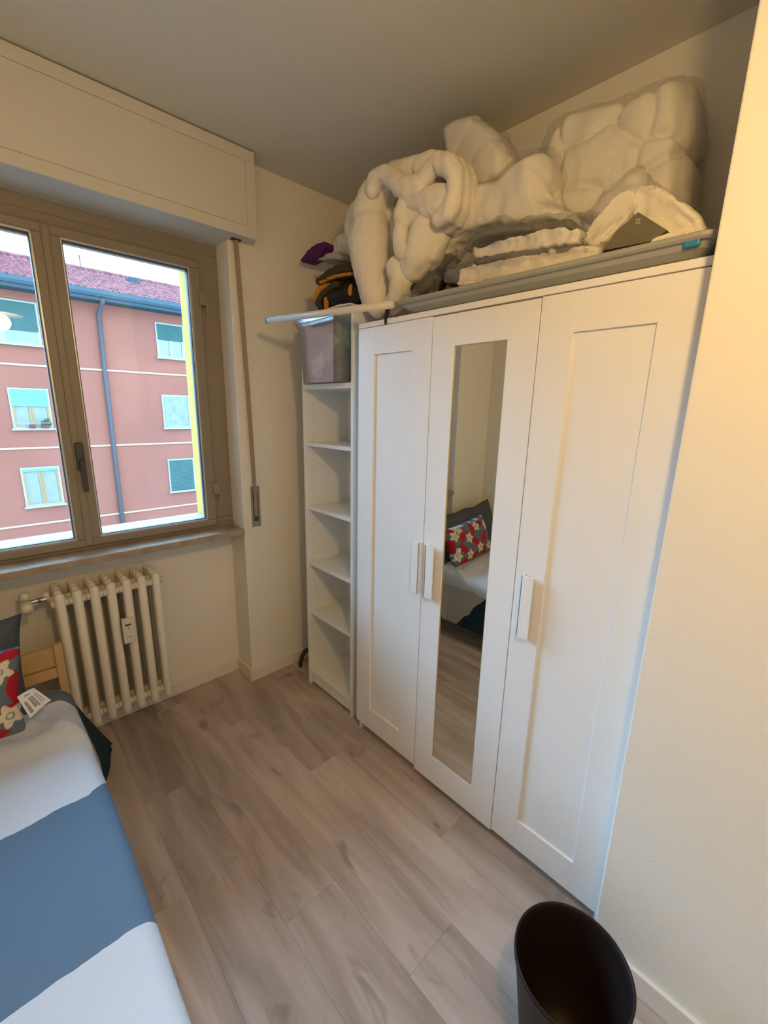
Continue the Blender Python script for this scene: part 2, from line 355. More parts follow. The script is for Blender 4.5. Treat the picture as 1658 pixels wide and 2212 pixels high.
def polyslab(name, pts, x0, x1, m, parent=None, vox=.009, smooth=6, amp=.008, ns=9, seed=0, crease=.05, out=0):
    """soft quilt body: outline of room points in the y-z plane, given real depth x0..x1"""
    P = [Vector((p.y, p.z)) for p in pts]; c = sum(P, Vector((0, 0)))/len(P)
    bm = B(); V = []
    for x, k in ((x0, .80), (x0+.3*(x1-x0), 1.0), (x0+.7*(x1-x0), 1.0), (x1, .80)):
        V.append([bm.verts.new((x, *(c+(p-c)*k+(p-c).normalized()*out*(1 if k == 1 else .4)))) for p in P])
    n = len(P)
    for i in range(3):
        for k in range(n): bm.faces.new((V[i][k], V[i][(k+1) % n], V[i+1][(k+1) % n], V[i+1][k]))
    for f in (V[0], V[-1]):
        cc = bm.verts.new((f[0].co.x, c.x, c.y))
        for k in range(n): bm.faces.new((f[k], f[(k+1) % n], cc))
    o = obj(name, bm, m); rm = o.modifiers.new('r', 'REMESH'); rm.mode = 'VOXEL'; rm.voxel_size = vox
    sm = o.modifiers.new('s', 'SMOOTH'); sm.iterations = smooth; sm.factor = .5; bake(o, 0); me = o.data
    for v in me.vertices:
        q_ = v.co*ns+Vector((seed, seed*.3, 0)); a = noise.noise(q_); w_ = max(0, .12-abs(noise.noise(q_*.75+Vector((9, 2, 4)))))
        v.co += v.normal*(amp*(a*1.6-abs(noise.noise(q_*2.2))*.7)-w_*crease)
    for p in me.polygons: p.use_smooth = True
    if parent is not None: o.parent = parent; o.matrix_parent_inverse = Matrix.Translation(-parent.location)
    return o
def chain(pts, rad, x=None, step=.32):
    """balls along a polyline given as photograph pixels on the room plane x=..., or as points"""
    P = [at(p[0], p[1], 'x', p[2] if len(p) > 2 else x) for p in pts] if not isinstance(pts[0], Vector) else pts
    rs = rad if isinstance(rad, (list, tuple)) else [rad]*len(P)
    out = []
    for i in range(len(P)-1):
        n = max(1, int((P[i+1]-P[i]).length/(min(rs[i], rs[i+1])*step)))
        for k in range(n):
            t = k/n; out.append((P[i].lerp(P[i+1], t), rs[i]*(1-t)+rs[i+1]*t))
    out.append((P[-1], rs[-1])); return out

# ------------------------------------------------------------------ room shell
H = 2.676; XL = -2.05; XB = .553; YB = -1.6; YP = 1.884; YN = 2.052; XP = -.199; XE = -.07; YE = -.005; SILL = .927; WT = 2.323
fl = struct(obj('floor', bx(XL-.1, XB+.1, YB-.1, YN+.2, -.06, -.009), mat('screed', (.2, .18, .16), .9)))
pm = bpy.data.meshes.new('plank'); pb = B(); PWD, PLN = .192, 1.285
box(pb, 0, PWD-.0003, 0, PLN-.0003, -.009, 0, .0005, 1); pb.to_mesh(pm); pb.free(); pm.materials.append(M['plank'])
rowi = 0; x = -2.05
offs = [.1, .75, .35, 1.05, .55, .0, .85, .3, .65, 1.15, .45, .95, .2, .7]
while x < XB:
    y = YB-offs[rowi % len(offs)]
    while y < YN:
        y0 = max(y, YB); y1 = min(y+PLN, YN); x1 = min(x+PWD, XB)
        if y1-y0 > .05:
            if y0 == y and y1 == y+PLN and x1 == x+PWD: me_ = pm
            else:
                me_ = bpy.data.meshes.new('plank'); qb = B(); box(qb, 0, x1-x-.0003, y0-y, y1-y-.0003, -.009, 0, .0005, 1); qb.to_mesh(me_); qb.free(); me_.materials.append(M['plank'])
            o = bpy.data.objects.new('plank', me_); COL.objects.link(o); o.location = (x, y, 0); o.parent = fl
        y += PLN
    x += PWD; rowi += 1
struct(obj('ceiling', bx(XL-.1, XB+.1, YB-.1, YN+.2, H, H+.1), 'ceiling'))
struct(obj('wall_left', bx(XL-.1, XL, YB-.1, YN+.2, 0, H), 'wall'))
struct(obj('wall_back', bx(XB, XB+.1, YE-.2, YN+.2, 0, H), 'wall'))
struct(obj('wall_rear', bx(XL-.1, XB+.1, YB-.1, YB, 0, H), 'wall'))
struct(obj('wall_right', bx(XE, XB+.1, YB, YE, 0, H, .004, 2), 'wall'))
# window wall: pillar on the right, thinner apron below the sill, lintel hidden by the shutter box, pillar on the left
WX0 = -1.62
b_ = B(); box(b_, XP, XB+.05, YP, 2.235, 0, H, .003, 1); struct(obj('wall_window', b_, 'wall'))
b_ = B(); box(b_, WX0-.001, XP+.001, YN, 2.235, 0, SILL-.03); struct(obj('wall_apron', b_, 'wall'))
b_ = B(); box(b_, WX0, XP+.001, YN-.05, 2.235, WT, H); struct(obj('wall_lintel', b_, 'wall'))
b_ = B(); box(b_, XL-.05, WX0, YP, 2.235, 0, H, .003, 1); struct(obj('wall_window_left', b_, 'wall'))
# outside render of our own building (yellow reveal) and pale outer sill
b_ = B(); box(b_, -.30, .8, 2.236, 2.26, -2, 5); box(b_, -.30, XP+.02, 2.10, 2.236, .95, 2.30)
box(b_, -4, -1.52, 2.236, 2.26, -2, 5); box(b_, -1.62, -1.52, 2.10, 2.236, .95, 2.30); struct(obj('trim_1', b_, 'yellow'))
b_ = B(); box(b_, -1.6, -.26, 2.075, 2.275, .93, .958, .004, 1); struct(obj('trim_2', b_, 'outstone'))
b_ = B()
for k in range(2): box(b_, -1.5, -.31, 2.16, 2.175, 2.240+.05*k, 2.285+.05*k, .004, 1)
so = tag(obj('roller_shutter', b_, 'pipe'), 'raised grey roller shutter, its last slats showing above the window glass', 'shutter')
# skirting
b_ = B(); t_ = .014; h_ = .075
def skirt(name, x0, x1, y0, y1): struct(obj(name, bx(x0, x1, y0, y1, 0, h_, .003, 2), 'trimw'))
skirt('baseboard_apron', WX0, XP-.0, YN-t_, YN)
skirt('baseboard_pillar_side', XP-t_, XP, YP-t_, YN-t_)
skirt('baseboard_pillar', XP, XB, YP-t_, YP)
skirt('baseboard_right', XE-t_, XE, YB, YE)
skirt('baseboard_left', XL, XL+t_, YB, YP)

# ------------------------------------------------------------------ window
WY = 2.015
fr = B(); quadframe(fr, WX0, XP, SILL, WT, .112, .05, WY, 2.09, 'y', .003)
box(fr, WX0+.08, XP-.08, WY+.001, 2.088, WT-.128, WT-.048, .003, 1)   # deeper head of the frame
box(fr, WX0, XP, WY-.012, WY+.01, SILL-.003, SILL+.018, .003, 1)
win = struct(obj('window_1', fr, 'frame'))
def sash(x0, x1, hinge_right, handle):
    z0, z1 = .943, 2.232; wy = WY-.028
    s = obj('sash', quadframe(B(), x0, x1, z0, z1, .042, .034, wy, WY+.04, 'y', .004), 'frame', win)
    q = B(); quadframe(q, x0+.040, x1-.040, z0+.032, z1-.032, .009, .009, wy+.012, WY+.03, 'y', .002)
    obj('glazing_bead', q, 'alu', s)
    q = B(); quadframe(q, x0+.046, x1-.046, z0+.038, z1-.038, .006, .006, wy+.02, WY+.02, 'y', 0)
    obj('gasket', q, 'gasket', s)
    obj('pane', bx(x0+.045, x1-.045, WY+.004, WY+.008, z0+.036, z1-.036), 'glass', s)
    if hinge_right:
        for zz in (2.045, 1.12):
            hb = B(); box(hb, x1-.012, x1+.022, wy-.010, wy+.01, zz-.008, zz+.055, .003, 2); tube(hb, [(x1+.024, wy-.004, zz-.05), (x1+.024, wy-.004, zz+.01)], .005, 8)
            obj('hinge', hb, 'frame', s)
    if handle:
        hb = B(); box(hb, x0-.012, x0+.020, wy-.022, wy+.001, 1.285, 1.405, .006, 2)
        box(hb, x0-.004, x0+.016, wy-.052, wy-.034, 1.20, 1.335, .006, 2); tube(hb, [(x0+.005, wy-.04, 1.325), (x0+.005, wy-.01, 1.325)], .008, 10)
        obj('handle', hb, 'handle', s)
sash(-.876, -.300, True, True)
sash(-1.50, -.880, False, False)
# cover strip on the meeting stiles
obj('meeting_strip', bx(-.893, -.868, WY-.036, WY-.026, .95, 2.225, .003, 2), 'frame', win)
# sill
b_ = B(); box(b_, WX0, XP-.0005, YP-.012, WY+.06, SILL-.032, SILL-.001, .005, 2)
struct(obj('trim_3', b_, 'stone'))
# shutter box
SB = thing('shutter_box', 'long off-white roller shutter box fixed above the window under the ceiling', 'shutter box', (-.85, 1.84, WT))
BXR = -.100; BY = 1.786
obj('casing', bx(XL+.0, BXR, BY+.004, YN-.045, WT, H-.012, .003, 1), 'box', SB)
q = B(); quadframe(q, XL+.0, BXR+.002, WT-.002, H-.006, .045, .045, BY-.002, BY+.012, 'y', .002); obj('front_frame', q, 'box', SB)
obj('front_panel', bx(XL+.05, BXR-.045, BY+.001, BY+.01, WT+.045, H-.052, .001, 1), 'box', SB)
obj('strap_slot', bx(-.195, -.150, 1.842, 1.868, WT-.004, WT+.001), 'ink', SB)
# strap and winder
ST = thing('shutter_strap', 'beige roller shutter strap running down to a grey wall winder right of the window', 'strap', (-.13, YP, .93))
q = B(); a0 = Vector((-.172, 1.856, WT)); a1 = Vector((-.128, YP-.006, .985))
NS = 30
vs = []
for i in range(NS+1):
    t = i/NS; p = a0.lerp(a1, t); tw = R(-28*(1-t)); bow = -.010*math.sin(math.pi*t)
    d = Vector((math.cos(tw), math.sin(tw), 0))*.0095
    vs.append([q.verts.new(p+Vector((0, bow, 0))+d*s+Vector((0, e, 0))) for s, e in ((-1, 0), (1, 0), (1, -.0022), (-1, -.0022))])
for i in range(NS):
    for k in range(4): q.faces.new((vs[i][k], vs[i][(k+1) % 4], vs[i+1][(k+1) % 4], vs[i+1][k]))
obj('strap', q, 'strap', ST)
q = B(); quadframe(q, -.153, -.101, .927, 1.152, .012, .032, YP-.004, YP, 'y', .001); pl = obj('winder_plate', q, 'plate', ST)
obj('winder_recess', bx(-.142, -.112, YP-.0012, YP, .955, 1.125), 'handle', ST)
obj('screw', tube(B(), [(-.127, YP-.0055, .941), (-.127, YP-.003, .941)], .004, 10), 'chrome', ST)

# ------------------------------------------------------------------ radiator
RD = thing('radiator', 'cream column radiator on the wall below the window', 'radiator', (-.85, 1.95, 0))
sec = B(); RX = 0
for yy in (1.888, 1.935, 1.982, 2.029): capsule(sec, (0, yy, .118), (0, yy, .792), .0185 if yy < 1.9 else .015, 14)
for zz in (.165, .742):
    capsule(sec, (0, 1.880, zz), (0, 2.040, zz), .018, 12); tube(sec, [(-.0312, 1.955, zz), (.0312, 1.955, zz)], .020, 14)
    tube(sec, [(-.03, 1.905, zz), (.03, 1.905, zz)], .017, 10)
so_ = obj('section', sec, 'rad', RD, smooth=True)
so_.location = (-1.027, 0, 0)
for i in range(1, 7):
    c = so_.copy(); COL.objects.link(c); c.parent = RD; c.matrix_parent_inverse = Matrix.Translation(-RD.location); c.location = (-1.027+.0622*i, 0, 0)
q = B(); tube(q, [(-1.075, 1.955, .765), (-1.055, 1.955, .765)], .022, 12); obj('end_bush', q, 'rad', RD, True)
q = B(); tube(q, [(-.625, 1.955, .742), (-.612, 1.955, .742)], .020, 6); obj('end_plug', q, 'rad', RD)
q = B(); tube(q, [(-.625, 1.955, .165), (-.612, 1.955, .165)], .020, 6); obj('end_plug', q, 'rad', RD)
q = B(); tube(q, [(-1.066, 1.93, .765), (-1.125, 1.93, .765)], .009, 12); tube(q, [(-1.085, 1.93, .765), (-1.095, 1.93, .765)], .012, 6); obj('valve_pipe', q, 'chrome', RD)
q = B(); capsule(q, (-1.135, 1.945, .72), (-1.135, 1.945, .81), .018); tube(q, [(-1.135, 1.95, .765), (-1.135, 1.865, .757)], [.018, .021], 16); obj('valve', q, 'ivory', RD, True)
q = B(); tube(q, [(-1.135, 1.95, .73), (-1.135, 2.0, .70), (-1.135, 2.05, .70)], .010, 10); obj('pipe', q, 'ivory', RD)
q = bx(-.822, -.774, 1.850, 1.872, .49, .612, .004, 2); ht = obj('heat_meter', q, 'ivory', RD)
obj('display', bx(-.812, -.787, 1.8490, 1.8505, .578, .586), 'ink', ht); obj('button', bx(-.801, -.796, 1.8490, 1.8505, .563, .568), 'ink', ht)
obj('print_mark', bx(-.810, -.788, 1.8490, 1.8505, .520, .524), 'greyink', ht)
for xx in (-.99, -.70): obj('bracket', bx(xx-.01, xx+.01, 2.035, YN, .735, .76, .002, 1), 'rad', RD)

# ------------------------------------------------------------------ wardrobe
WD = thing('wardrobe', 'white three-door wardrobe with a mirror in its middle door', 'wardrobe', (.25, .585, 0))
DZ0, DZ1 = .052, 1.879
def panel(name, *a, bev=.001): return obj(name, bx(*a, bev, 1), 'lacquer', WD)
panel('top_panel', 0, .5, .003, 1.172, 1.881, 1.900)
for y0 in (.004, 1.154): panel('side_panel', .019, .5, y0, y0+.016, 0, 1.881)
for y0 in (.382, .772): panel('partition', .03, .49, y0, y0+.016, .09, 1.88)
panel('bottom_panel', .022, .49, .02, 1.154, .075, .091); panel('plinth', .05, .066, .02, 1.154, 0, .075)
obj('back_panel', bx(.49, .495, .01, 1.165, .05, 1.88), 'lacquer', WD)
def door(y0, y1, z0, z1, mirror, hy, hinge):
    fw = .096; py0, py1 = y0+fw, y1-fw; pz0, pz1 = .170, 1.777
    d = B()
    box(d, 0, .018, y0, py0, z0, z1, .001, 1); box(d, 0, .018, py1, y1, z0, z1, .001, 1)
    box(d, 0.0002, .018, py0-.0005, py1+.0005, z0, pz0, .0007, 1); box(d, 0.0002, .018, py0-.0005, py1+.0005, pz1, z1, .0007, 1)
    if not mirror: box(d, .0075, .014, py0-.002, py1+.002, pz0-.002, pz1+.002)
    else: box(d, .012, .016, py0-.002, py1+.002, pz0-.002, pz1+.002)
    o = obj('door', d, 'lacquer', WD)
    if mirror:
        obj('mirror', bx(.0045, .0085, py0+.001, py1-.001, pz0+.001, pz1-.001), 'mirror', o)
        q = B(); quadframe(q, py0, py1, pz0, pz1, .0025, .0025, .0025, .009, 'x', 0); obj('mirror_edge', q, 'mirredge', o)
    # handle: folded plate, a wide flange standing proud of the door
    for h0, h1, lip in hy:
        q = B(); box(q, -.021, -.0175, h0, h1, .868, 1.078, .001, 1)
        yy = h0 if lip < 0 else h1
        box(q, -.021, 0, yy-(.004 if lip > 0 else 0), yy+(.004 if lip < 0 else 0), .868, 1.078, .0008, 1)
        obj('handle', q, 'lacquer', o)
    return o
door(.7835, 1.1725, DZ0+.006, DZ1, False, [(.785, .822, -1)], 0)
door(.3925, .7805, DZ0-.009, DZ1-.003, True, [(.712, .752, 1)], 0)
door(.0015, .3895, DZ0, DZ1-.001, False, [(.318, .358, 1)], 0)

# ------------------------------------------------------------------ bookcase
BX, BY0, BY1, BH = .033, 1.247, 1.645, 1.985
BK = thing('bookcase', 'tall narrow white bookcase with empty shelves left of the wardrobe', 'bookcase', (.17, 1.446, 0))
for y0 in (BY0, BY1-.016): 
    q = B(); box(q, BX+.0, BX+.28, y0, y0+.016, 0, BH, .001, 1); sp_ = obj('side_panel', q, 'shelfw', BK)
    yi = y0+.0162 if y0 == BY0 else y0-.0002
    q = B()
    for xx in (BX+.045, BX+.235):
        z = .25
        while z < 1.6:
            tube(q, [(xx, yi-.0003, z), (xx, yi+.0003, z)], .0022, 6); z += .032
    ph = obj('peg_holes', q, 'peg', sp_); ph['kind'] = 'stuff'
def shelfb(name, z1, x0=BX+.012, t=.018): return obj(name, bx(x0, BX+.274, BY0+.0165, BY1-.0165, z1-t, z1, .001, 1), 'shelfw', BK)
shelfb('top_panel', BH, BX+.001)
for z1 in (.462, .752, 1.064, 1.398): shelfb('shelf', z1)
shelfb('shelf', 1.680, BX+.001, .024); shelfb('bottom_shelf', .098, BX+.001)
obj('plinth', bx(BX+.010, BX+.024, BY0+.0165, BY1-.0165, 0.018, .079, .001, 1), 'shelfw', BK)
obj('back_panel', bx(BX+.274, BX+.279, BY0+.016, BY1-.016, .02, BH-.01), 'shelfw', BK)

# ------------------------------------------------------------------ clear storage tub on the top shelf
TB = thing('storage_tub', 'clear plastic storage tub full of odds and ends on the top bookcase shelf', 'storage box', (.1, 1.435, 1.68))
cx, cy = .105, 1.4375
def tubring(z, hx, hy, r_=.03, n=6):
    out = []
    for sx, sy, a0 in ((1, 1, 0), (-1, 1, 90), (-1, -1, 180), (1, -1, 270)):
        for k in range(n+1):
            a = R(a0+90*k/n); out.append((cx+sx*(hx-r_)+r_*math.cos(a), cy+sy*(hy-r_)+r_*math.sin(a), z))
    return out
def loft(bm, rings, closeb=True, closet=False):
    V = [[bm.verts.new(p) for p in r_] for r_ in rings]; n = len(V[0])
    for i in range(len(V)-1):
        for k in range(n): bm.faces.new((V[i][k], V[i][(k+1) % n], V[i+1][(k+1) % n], V[i+1][k]))
    if closeb: bm.faces.new(V[0])
    if closet: bm.faces.new(V[-1])
    return bm
q = loft(B(), [tubring(1.6815, .120, .142), tubring(1.90, .132, .160), tubring(1.925, .133, .161), tubring(1.925, .139, .167), tubring(1.943, .140, .168)])
tb_ = obj('tub_body', q, 'tub', TB)
sd = tb_.modifiers.new('s', 'SOLIDIFY'); sd.thickness = .0018; sd.offset = -1
q = loft(B(), [tubring(1.940, .139, .167), tubring(1.940, .147, .176), tubring(1.955, .147, .176), tubring(1.955, .137, .165), tubring(1.940, .139, .167)], False); obj('rim', q, 'tub', TB)
def loose(name, label, cat, bm, m, smooth=False): return tag(obj(name, bm, m, None, smooth), label, cat)
o = fluff('folded_cloth', [((.09, 1.36, 1.742), (.085, .058, .052)), ((.09, 1.43, 1.735), (.08, .06, .045)), ((.10, 1.345, 1.80), (.08, .045, .035))], 'navycloth', vox=.008); tag(o, 'dark navy cloth bundled at the bottom of the clear tub', 'cloth')
o = fluff('net_bag', [((.13, 1.36, 1.885), (.07, .055, .035)), ((.12, 1.41, 1.862), (.06, .05, .03)), ((.12, 1.34, 1.845), (.05, .03, .03))], 'green', vox=.008, amp=.012, nscale=20); tag(o, 'green netting bag in the upper part of the clear tub', 'net bag')
q = B(); box(q, -.002, .002, -.03, .03, -.055, .055, .001, 1); bmesh.ops.rotate(q, verts=q.verts, matrix=Matrix.Rotation(R(32), 3, 'X')); bmesh.ops.translate(q, verts=q.verts, vec=(-.012, 1.352, 1.828))
loose('card_label', 'tan card label standing tilted inside the clear tub', 'card', q, 'tan')
o = fluff('wrapper', [((.03, 1.385, 1.80), (.02, .02, .018))], 'redbit', vox=.006); tag(o, 'small red wrapper pressed against the tub front', 'wrapper')
o = fluff('crumpled_paper', [((.02, 1.49, 1.745), (.03, .035, .045)), ((.03, 1.46, 1.79), (.025, .02, .04))], 'whitebit', vox=.006, amp=.016, nscale=30); tag(o, 'white crumpled paper low in the clear tub', 'paper')
o = fluff('blue_wrapper', [((.04, 1.53, 1.705), (.022, .028, .02))], 'bluebit', vox=.006, amp=.01, nscale=30); tag(o, 'bright blue wrapper in the bottom corner of the tub', 'wrapper')

# ------------------------------------------------------------------ things on top of the wardrobe and the bookcase
WT_ = 1.900
# white pole
p0 = at(578, 692, 'x', -.15); p1 = at(850, 657, 'x', -.035); dr = (p1-p0).normalized()
PO = thing('pole', 'white pole lying across the tub and jutting out left of the bookcase', 'pole', tuple(p0))
obj('pole_tube', tube(B(), [p0, p1], .0135, 16), 'pole', PO, True); obj('end_cap', tube(B(), [p0-dr*.004, p0+dr*.004], .0143, 16), 'greyink', PO, True)
# long grey tray / lid
TR = thing('tray', 'long grey plastic tray lying along the front of the wardrobe top', 'tray', (.2, .5, WT_))
def rr(x0, x1, y0, y1, z, r_=.03, n=5):
    out = []
    for X, Y, a0 in ((x1-r_, y1-r_, 0), (x0+r_, y1-r_, 90), (x0+r_, y0+r_, 180), (x1-r_, y0+r_, 270)):
        for k in range(n+1): a = R(a0+90*k/n); out.append((X+r_*math.cos(a), Y+r_*math.sin(a), z))
    return out
q = loft(B(), [rr(.03, .40, .06, .87, 1.9015), rr(.012, .42, .035, .90, 1.906), rr(-.004, .43, .02, .925, 1.920), rr(-.008, .435, .012, .945, 1.931), rr(-.016, .44, .006, .957, 1.933), rr(-.020, .445, .003, .962, 1.938), rr(-.020, .445, .003, .962, 1.946), rr(-.012, .437, .009, .955, 1.950)], True, True)
bmesh.ops.bevel(q, geom=[], offset=0)
obj('tray_body', q, 'traygrey', TR)
obj('blue_clip', bx(-.016, -.004, .036, .066, 1.921, 1.936, .003, 2), 'blueplastic', TR)
TT = 1.9508  # top of the tray
# black strap over the wardrobe edge
q = B(); pts = [at(838, 664, 'x', .04), at(836, 676, 'x', .02), at(833, 690, 'x', -.001), at(833, 701, 'x', -.003)]
for a, wdt in ((0, .010), (1, .012), (2, .006)):
    P_, Q_ = pts[a], pts[a+1]
    w2 = (.010, .012, .006, .005)
    V = [q.verts.new(P_+Vector((e, s*w2[a], 0))) for s, e in ((-1, 0), (1, 0), (1, -.003), (-1, -.003))]+[q.verts.new(Q_+Vector((e, s*w2[a+1], 0))) for s, e in ((-1, 0), (1, 0), (1, -.003), (-1, -.003))]
    for k in range(4): q.faces.new((V[k], V[(k+1) % 4], V[(k+1) % 4+4], V[k+4]))
    q.faces.new(V[:4]); q.faces.new(V[4:])
loose('black_strap', 'short black strap hanging over the left end of the wardrobe top', 'strap', q, 'black')

# rolled cream duvet
def X(u, v, x_, r_): return (at(u, v, 'x', x_), r_)
def band(pts, r_, x, dx=(0, .045, .09)):
    out = []
    for d in dx: out += [(c+Vector((d, 0, 0)), q_) for c, q_ in chain(pts, r_, x)]
    return out
lob = []
lob.append(band([(826, 402), (812, 425), (803, 458), (806, 480)], [.055, .070, .080, .075], .10, (0, .05)))
lob.append(band([(802, 492), (800, 530), (806, 585), (812, 630), (820, 662)], [.078, .092, .085, .074, .050], .09, (0, .05)))
lob.append(chain([(795, 450, .15), (776, 462, .17), (773, 500, .17), (782, 545, .15)], [.05, .055, .062, .05]))
lob.append(chain([(765, 518, .18), (738, 520, .22), (712, 533, .24)], [.045, .032, .012])+chain([(770, 545, .18), (750, 548, .2), (712, 536, .24)], [.03, .022, .012]))
lob.append(chain([(845, 470), (850, 520), (845, 570)], [.055, .05, .035], .16))
lob.append(band([(806, 412), (810, 388), (830, 377), (846, 386), (862, 402), (886, 410), (906, 402)], [.030, .034, .034, .036, .040, .042, .04], .045))
lob.append(band([(850, 376), (876, 368), (905, 358)], [.040, .045, .040], .10, (0, .06)))
lob.append(band([(908, 398), (922, 380), (934, 362), (950, 350)], [.038, .036, .034, .034], .05)+band([(915, 366), (932, 354)], [.045, .045], .11, (0, .06)))
lob.append(band([(950, 352), (968, 357), (980, 376), (984, 408), (980, 438), (968, 460), (950, 474)], [.034, .034, .032, .032, .034, .036, .032], .045))
lob.append(band([(966, 424), (940, 426), (912, 434), (886, 442)], [.036, .042, .040, .030], .06)+band([(958, 446), (930, 450)], [.048, .048], .07))
lob.append(band([(876, 440), (868, 460), (870, 484)], [.030, .036, .034], .055)+band([(890, 470), (925, 462)], [.036, .03], .07, (0, .05)))
lob.append(band([(868, 492), (864, 516), (870, 542), (884, 548)], [.030, .034, .036, .030], .05, (0, .05)))
lob.append(band([(925, 482), (918, 515), (905, 548), (893, 578)], [.052, .070, .072, .055], .09, (0, .05))+chain([(950, 500), (932, 545)], [.05, .05], .11))
lob.append(band([(862, 582), (866, 608), (854, 640), (834, 668)], [.050, .048, .038, .024], .075, (0, .04)))
lob.append([X(*a) for a in ((840, 440, .25, .11), (900, 430, .26, .10), (945, 410, .26, .08), (850, 520, .26, .11), (910, 520, .25, .10), (840, 590, .22, .07), (870, 400, .26, .07))])
DV = fluff('rolled_duvet', lob, 'duvet', vox=.0075, smooth=9, amp=.007, nscale=10, fine=.003)
tag(DV, 'cream unbagged duvet loosely rolled and folded, standing on the wardrobe\'s left end', 'duvet')
# dark void inside the roll: the pocket is real depth; add the zipped hem teeth
hem = B()
for i in range(26):
    t = i/25; p = at(745+30*t, 560+22*t, 'x', .16)
    box(hem, p.x-.004, p.x+.001, p.y-.0015, p.y+.0015, p.z-.006, p.z+.004)
hm = obj('zip_teeth', hem, 'palegrey', DV); hm['kind'] = 'stuff'

def bagged(name, label, cat, balls, m, loc, infl=.014, vox=.011, split=True, **k):
    t = thing(name, label, cat, loc)
    puffy('filling', balls, m, t, vox=vox, seed=len(balls))
    b2 = [(c, (tuple(q_+infl for q_ in r_) if isinstance(r_, (tuple, list)) else r_+infl)) for c, r_ in balls]
    o_ = fluff('plastic_bag', b2, 'film', t, vox=.014, smooth=6, amp=.012, nscale=16, seed=3)
    return t
# tall pillow-like quilt in a bag
def polybag(name, label, cat, px, xm, x0, x1, seed, **k):
    pts = [at(u, v, 'x', xm) for u, v in px]; lo_ = min(pts, key=lambda p: p.z)
    t = thing(name, label, cat, (xm, sum(p.y for p in pts)/len(pts), lo_.z))
    polyslab('filling', pts, x0, x1, 'duvet2', t, seed=seed, **k)
    polyslab('plastic_bag', pts, x0-.012, x1+.006, 'film', t, vox=.012, smooth=3, amp=.010, ns=17, seed=seed+3, crease=.05, out=.014)
    return t
polybag('bagged_pillow', 'white pillow in a clear bag standing upright, tallest just right of the duvet roll', 'pillow',
        [(968, 283), (1004, 268), (1041, 254), (1080, 288), (1116, 350), (1110, 400), (1050, 440), (1003, 445), (982, 360)], .26, .19, .34, 2, smooth=4, amp=.006)
polybag('bagged_quilt', 'plump white quilt in a clear bag, between the upright pillow and the big duvet', 'quilt',
        [(1002, 440), (1050, 412), (1090, 398), (1140, 352), (1186, 326), (1196, 372), (1190, 425), (1200, 450), (1238, 462), (1245, 490), (1180, 500), (1100, 500), (1030, 515), (1000, 545), (962, 585), (925, 592), (950, 530), (975, 475)], .21, .13, .33, 5, amp=.010, ns=8)
# big duvet in bag against the back wall
PX = [(1178, 345), (1196, 300), (1232, 262), (1330, 238), (1412, 222), (1440, 196), (1475, 184), (1500, 186), (1502, 300), (1490, 420), (1480, 530), (1360, 530), (1240, 510), (1190, 450)]
PY = [at(u, v, 'x', .37) for u, v in PX]
BD = thing('bagged_duvet', 'biggest white duvet in a clear bag, leaning on the back wall near the ceiling', 'duvet', (.4, sum(p.y for p in PY)/len(PY), TT))
fo = polyslab('filling', PY, .285, .535, 'duvet2', BD, vox=.008, smooth=7, amp=.003, ns=9, seed=4, crease=.0, out=-.006)
SEEDS = [(1285, 345, 1.75, 1.5), (1275, 272, 1.6, .7), (1370, 266, .95, .85), (1458, 240, 1.0, 1.15), (1425, 325, .8, .75), (1438, 425, .9, 1.8), (1245, 440, 1.2, 1.0), (1335, 440, 1.2, 1.0), (1198, 350, .45, 1.5), (1215, 500, 1, .8)]
SD = [(at(u, v, 'x', .30), a, b2) for u, v, a, b2 in SEEDS]
me = fo.data; n = len(me.vertices); co = np.empty(n*3); me.vertices.foreach_get('co', co); no = np.empty(n*3); me.vertices.foreach_get('normal', no)
co = co.reshape(-1, 3); no = no.reshape(-1, 3)
wp = np.array([list(noise.noise_vector(Vector(c)*9)) for c in co])*.016; q_ = co+wp
DD = np.sort(np.array([np.sqrt(((q_[:, 1]-c.y)/a)**2+((q_[:, 2]-c.z)/b2)**2) for c, a, b2 in SD]), 0); e_ = DD[1]-DD[0]
co += no*(.028*(1-np.exp(-(e_/.016)**.9))-.016)[:, None]
me.vertices.foreach_set('co', co.ravel()); me.update()
polyslab('plastic_bag', PY, .262, .545, 'film', BD, vox=.012, smooth=2, amp=.008, ns=15, seed=7, crease=.04, out=.018)

# folded flat quilts with grey lining, packed in film
def slabpath(pts, thick, x0, x1, bm, nseg=10):
    """profile polyline in the y-z plane, extruded in depth with a soft front"""
    n = len(pts); V = []
    for j, (xx, sh) in enumerate(((x0+.018, .55), (x0+.006, .85), (x0, 1) if False else (x0+.004, .95), (x0+.03, 1.05), (x1, 1))):
        ring = []
        P_ = [Vector((p[0], p[1])) for p in pts]
        up = []; dn = []
        for i in range(n):
            t = (P_[min(i+1, n-1)]-P_[max(i-1, 0)]).normalized(); nn = Vector((-t.y, t.x)); th = (thick[i] if isinstance(thick, (list, tuple)) else thick)*sh/2
            up.append(P_[i]+nn*th); dn.append(P_[i]-nn*th)
        for p in up+dn[::-1]: ring.append(bm.verts.new((xx, p.x, p.y)))
        V.append(ring)
    order = [0, 1, 3, 4]; V = [V[i] for i in order]; m_ = len(V[0])
    for i in range(len(V)-1):
        for k in range(m_): bm.faces.new((V[i][k], V[i][(k+1) % m_], V[i+1][(k+1) % m_], V[i+1][k]))
    bm.faces.new(V[0]); bm.faces.new(V[-1]); return bm
def yz(pts, x_): return [(at(u, v, 'x', x_).y, at(u, v, 'x', x_).z) for u, v in pts]
def dense(pts, k=5):
    out = []
    for i in range(len(pts)-1):
        for j in range(k): t = j/k; out.append((pts[i][0]*(1-t)+pts[i+1][0]*t, pts[i][1]*(1-t)+pts[i+1][1]*t))
    out.append(pts[-1]); return out
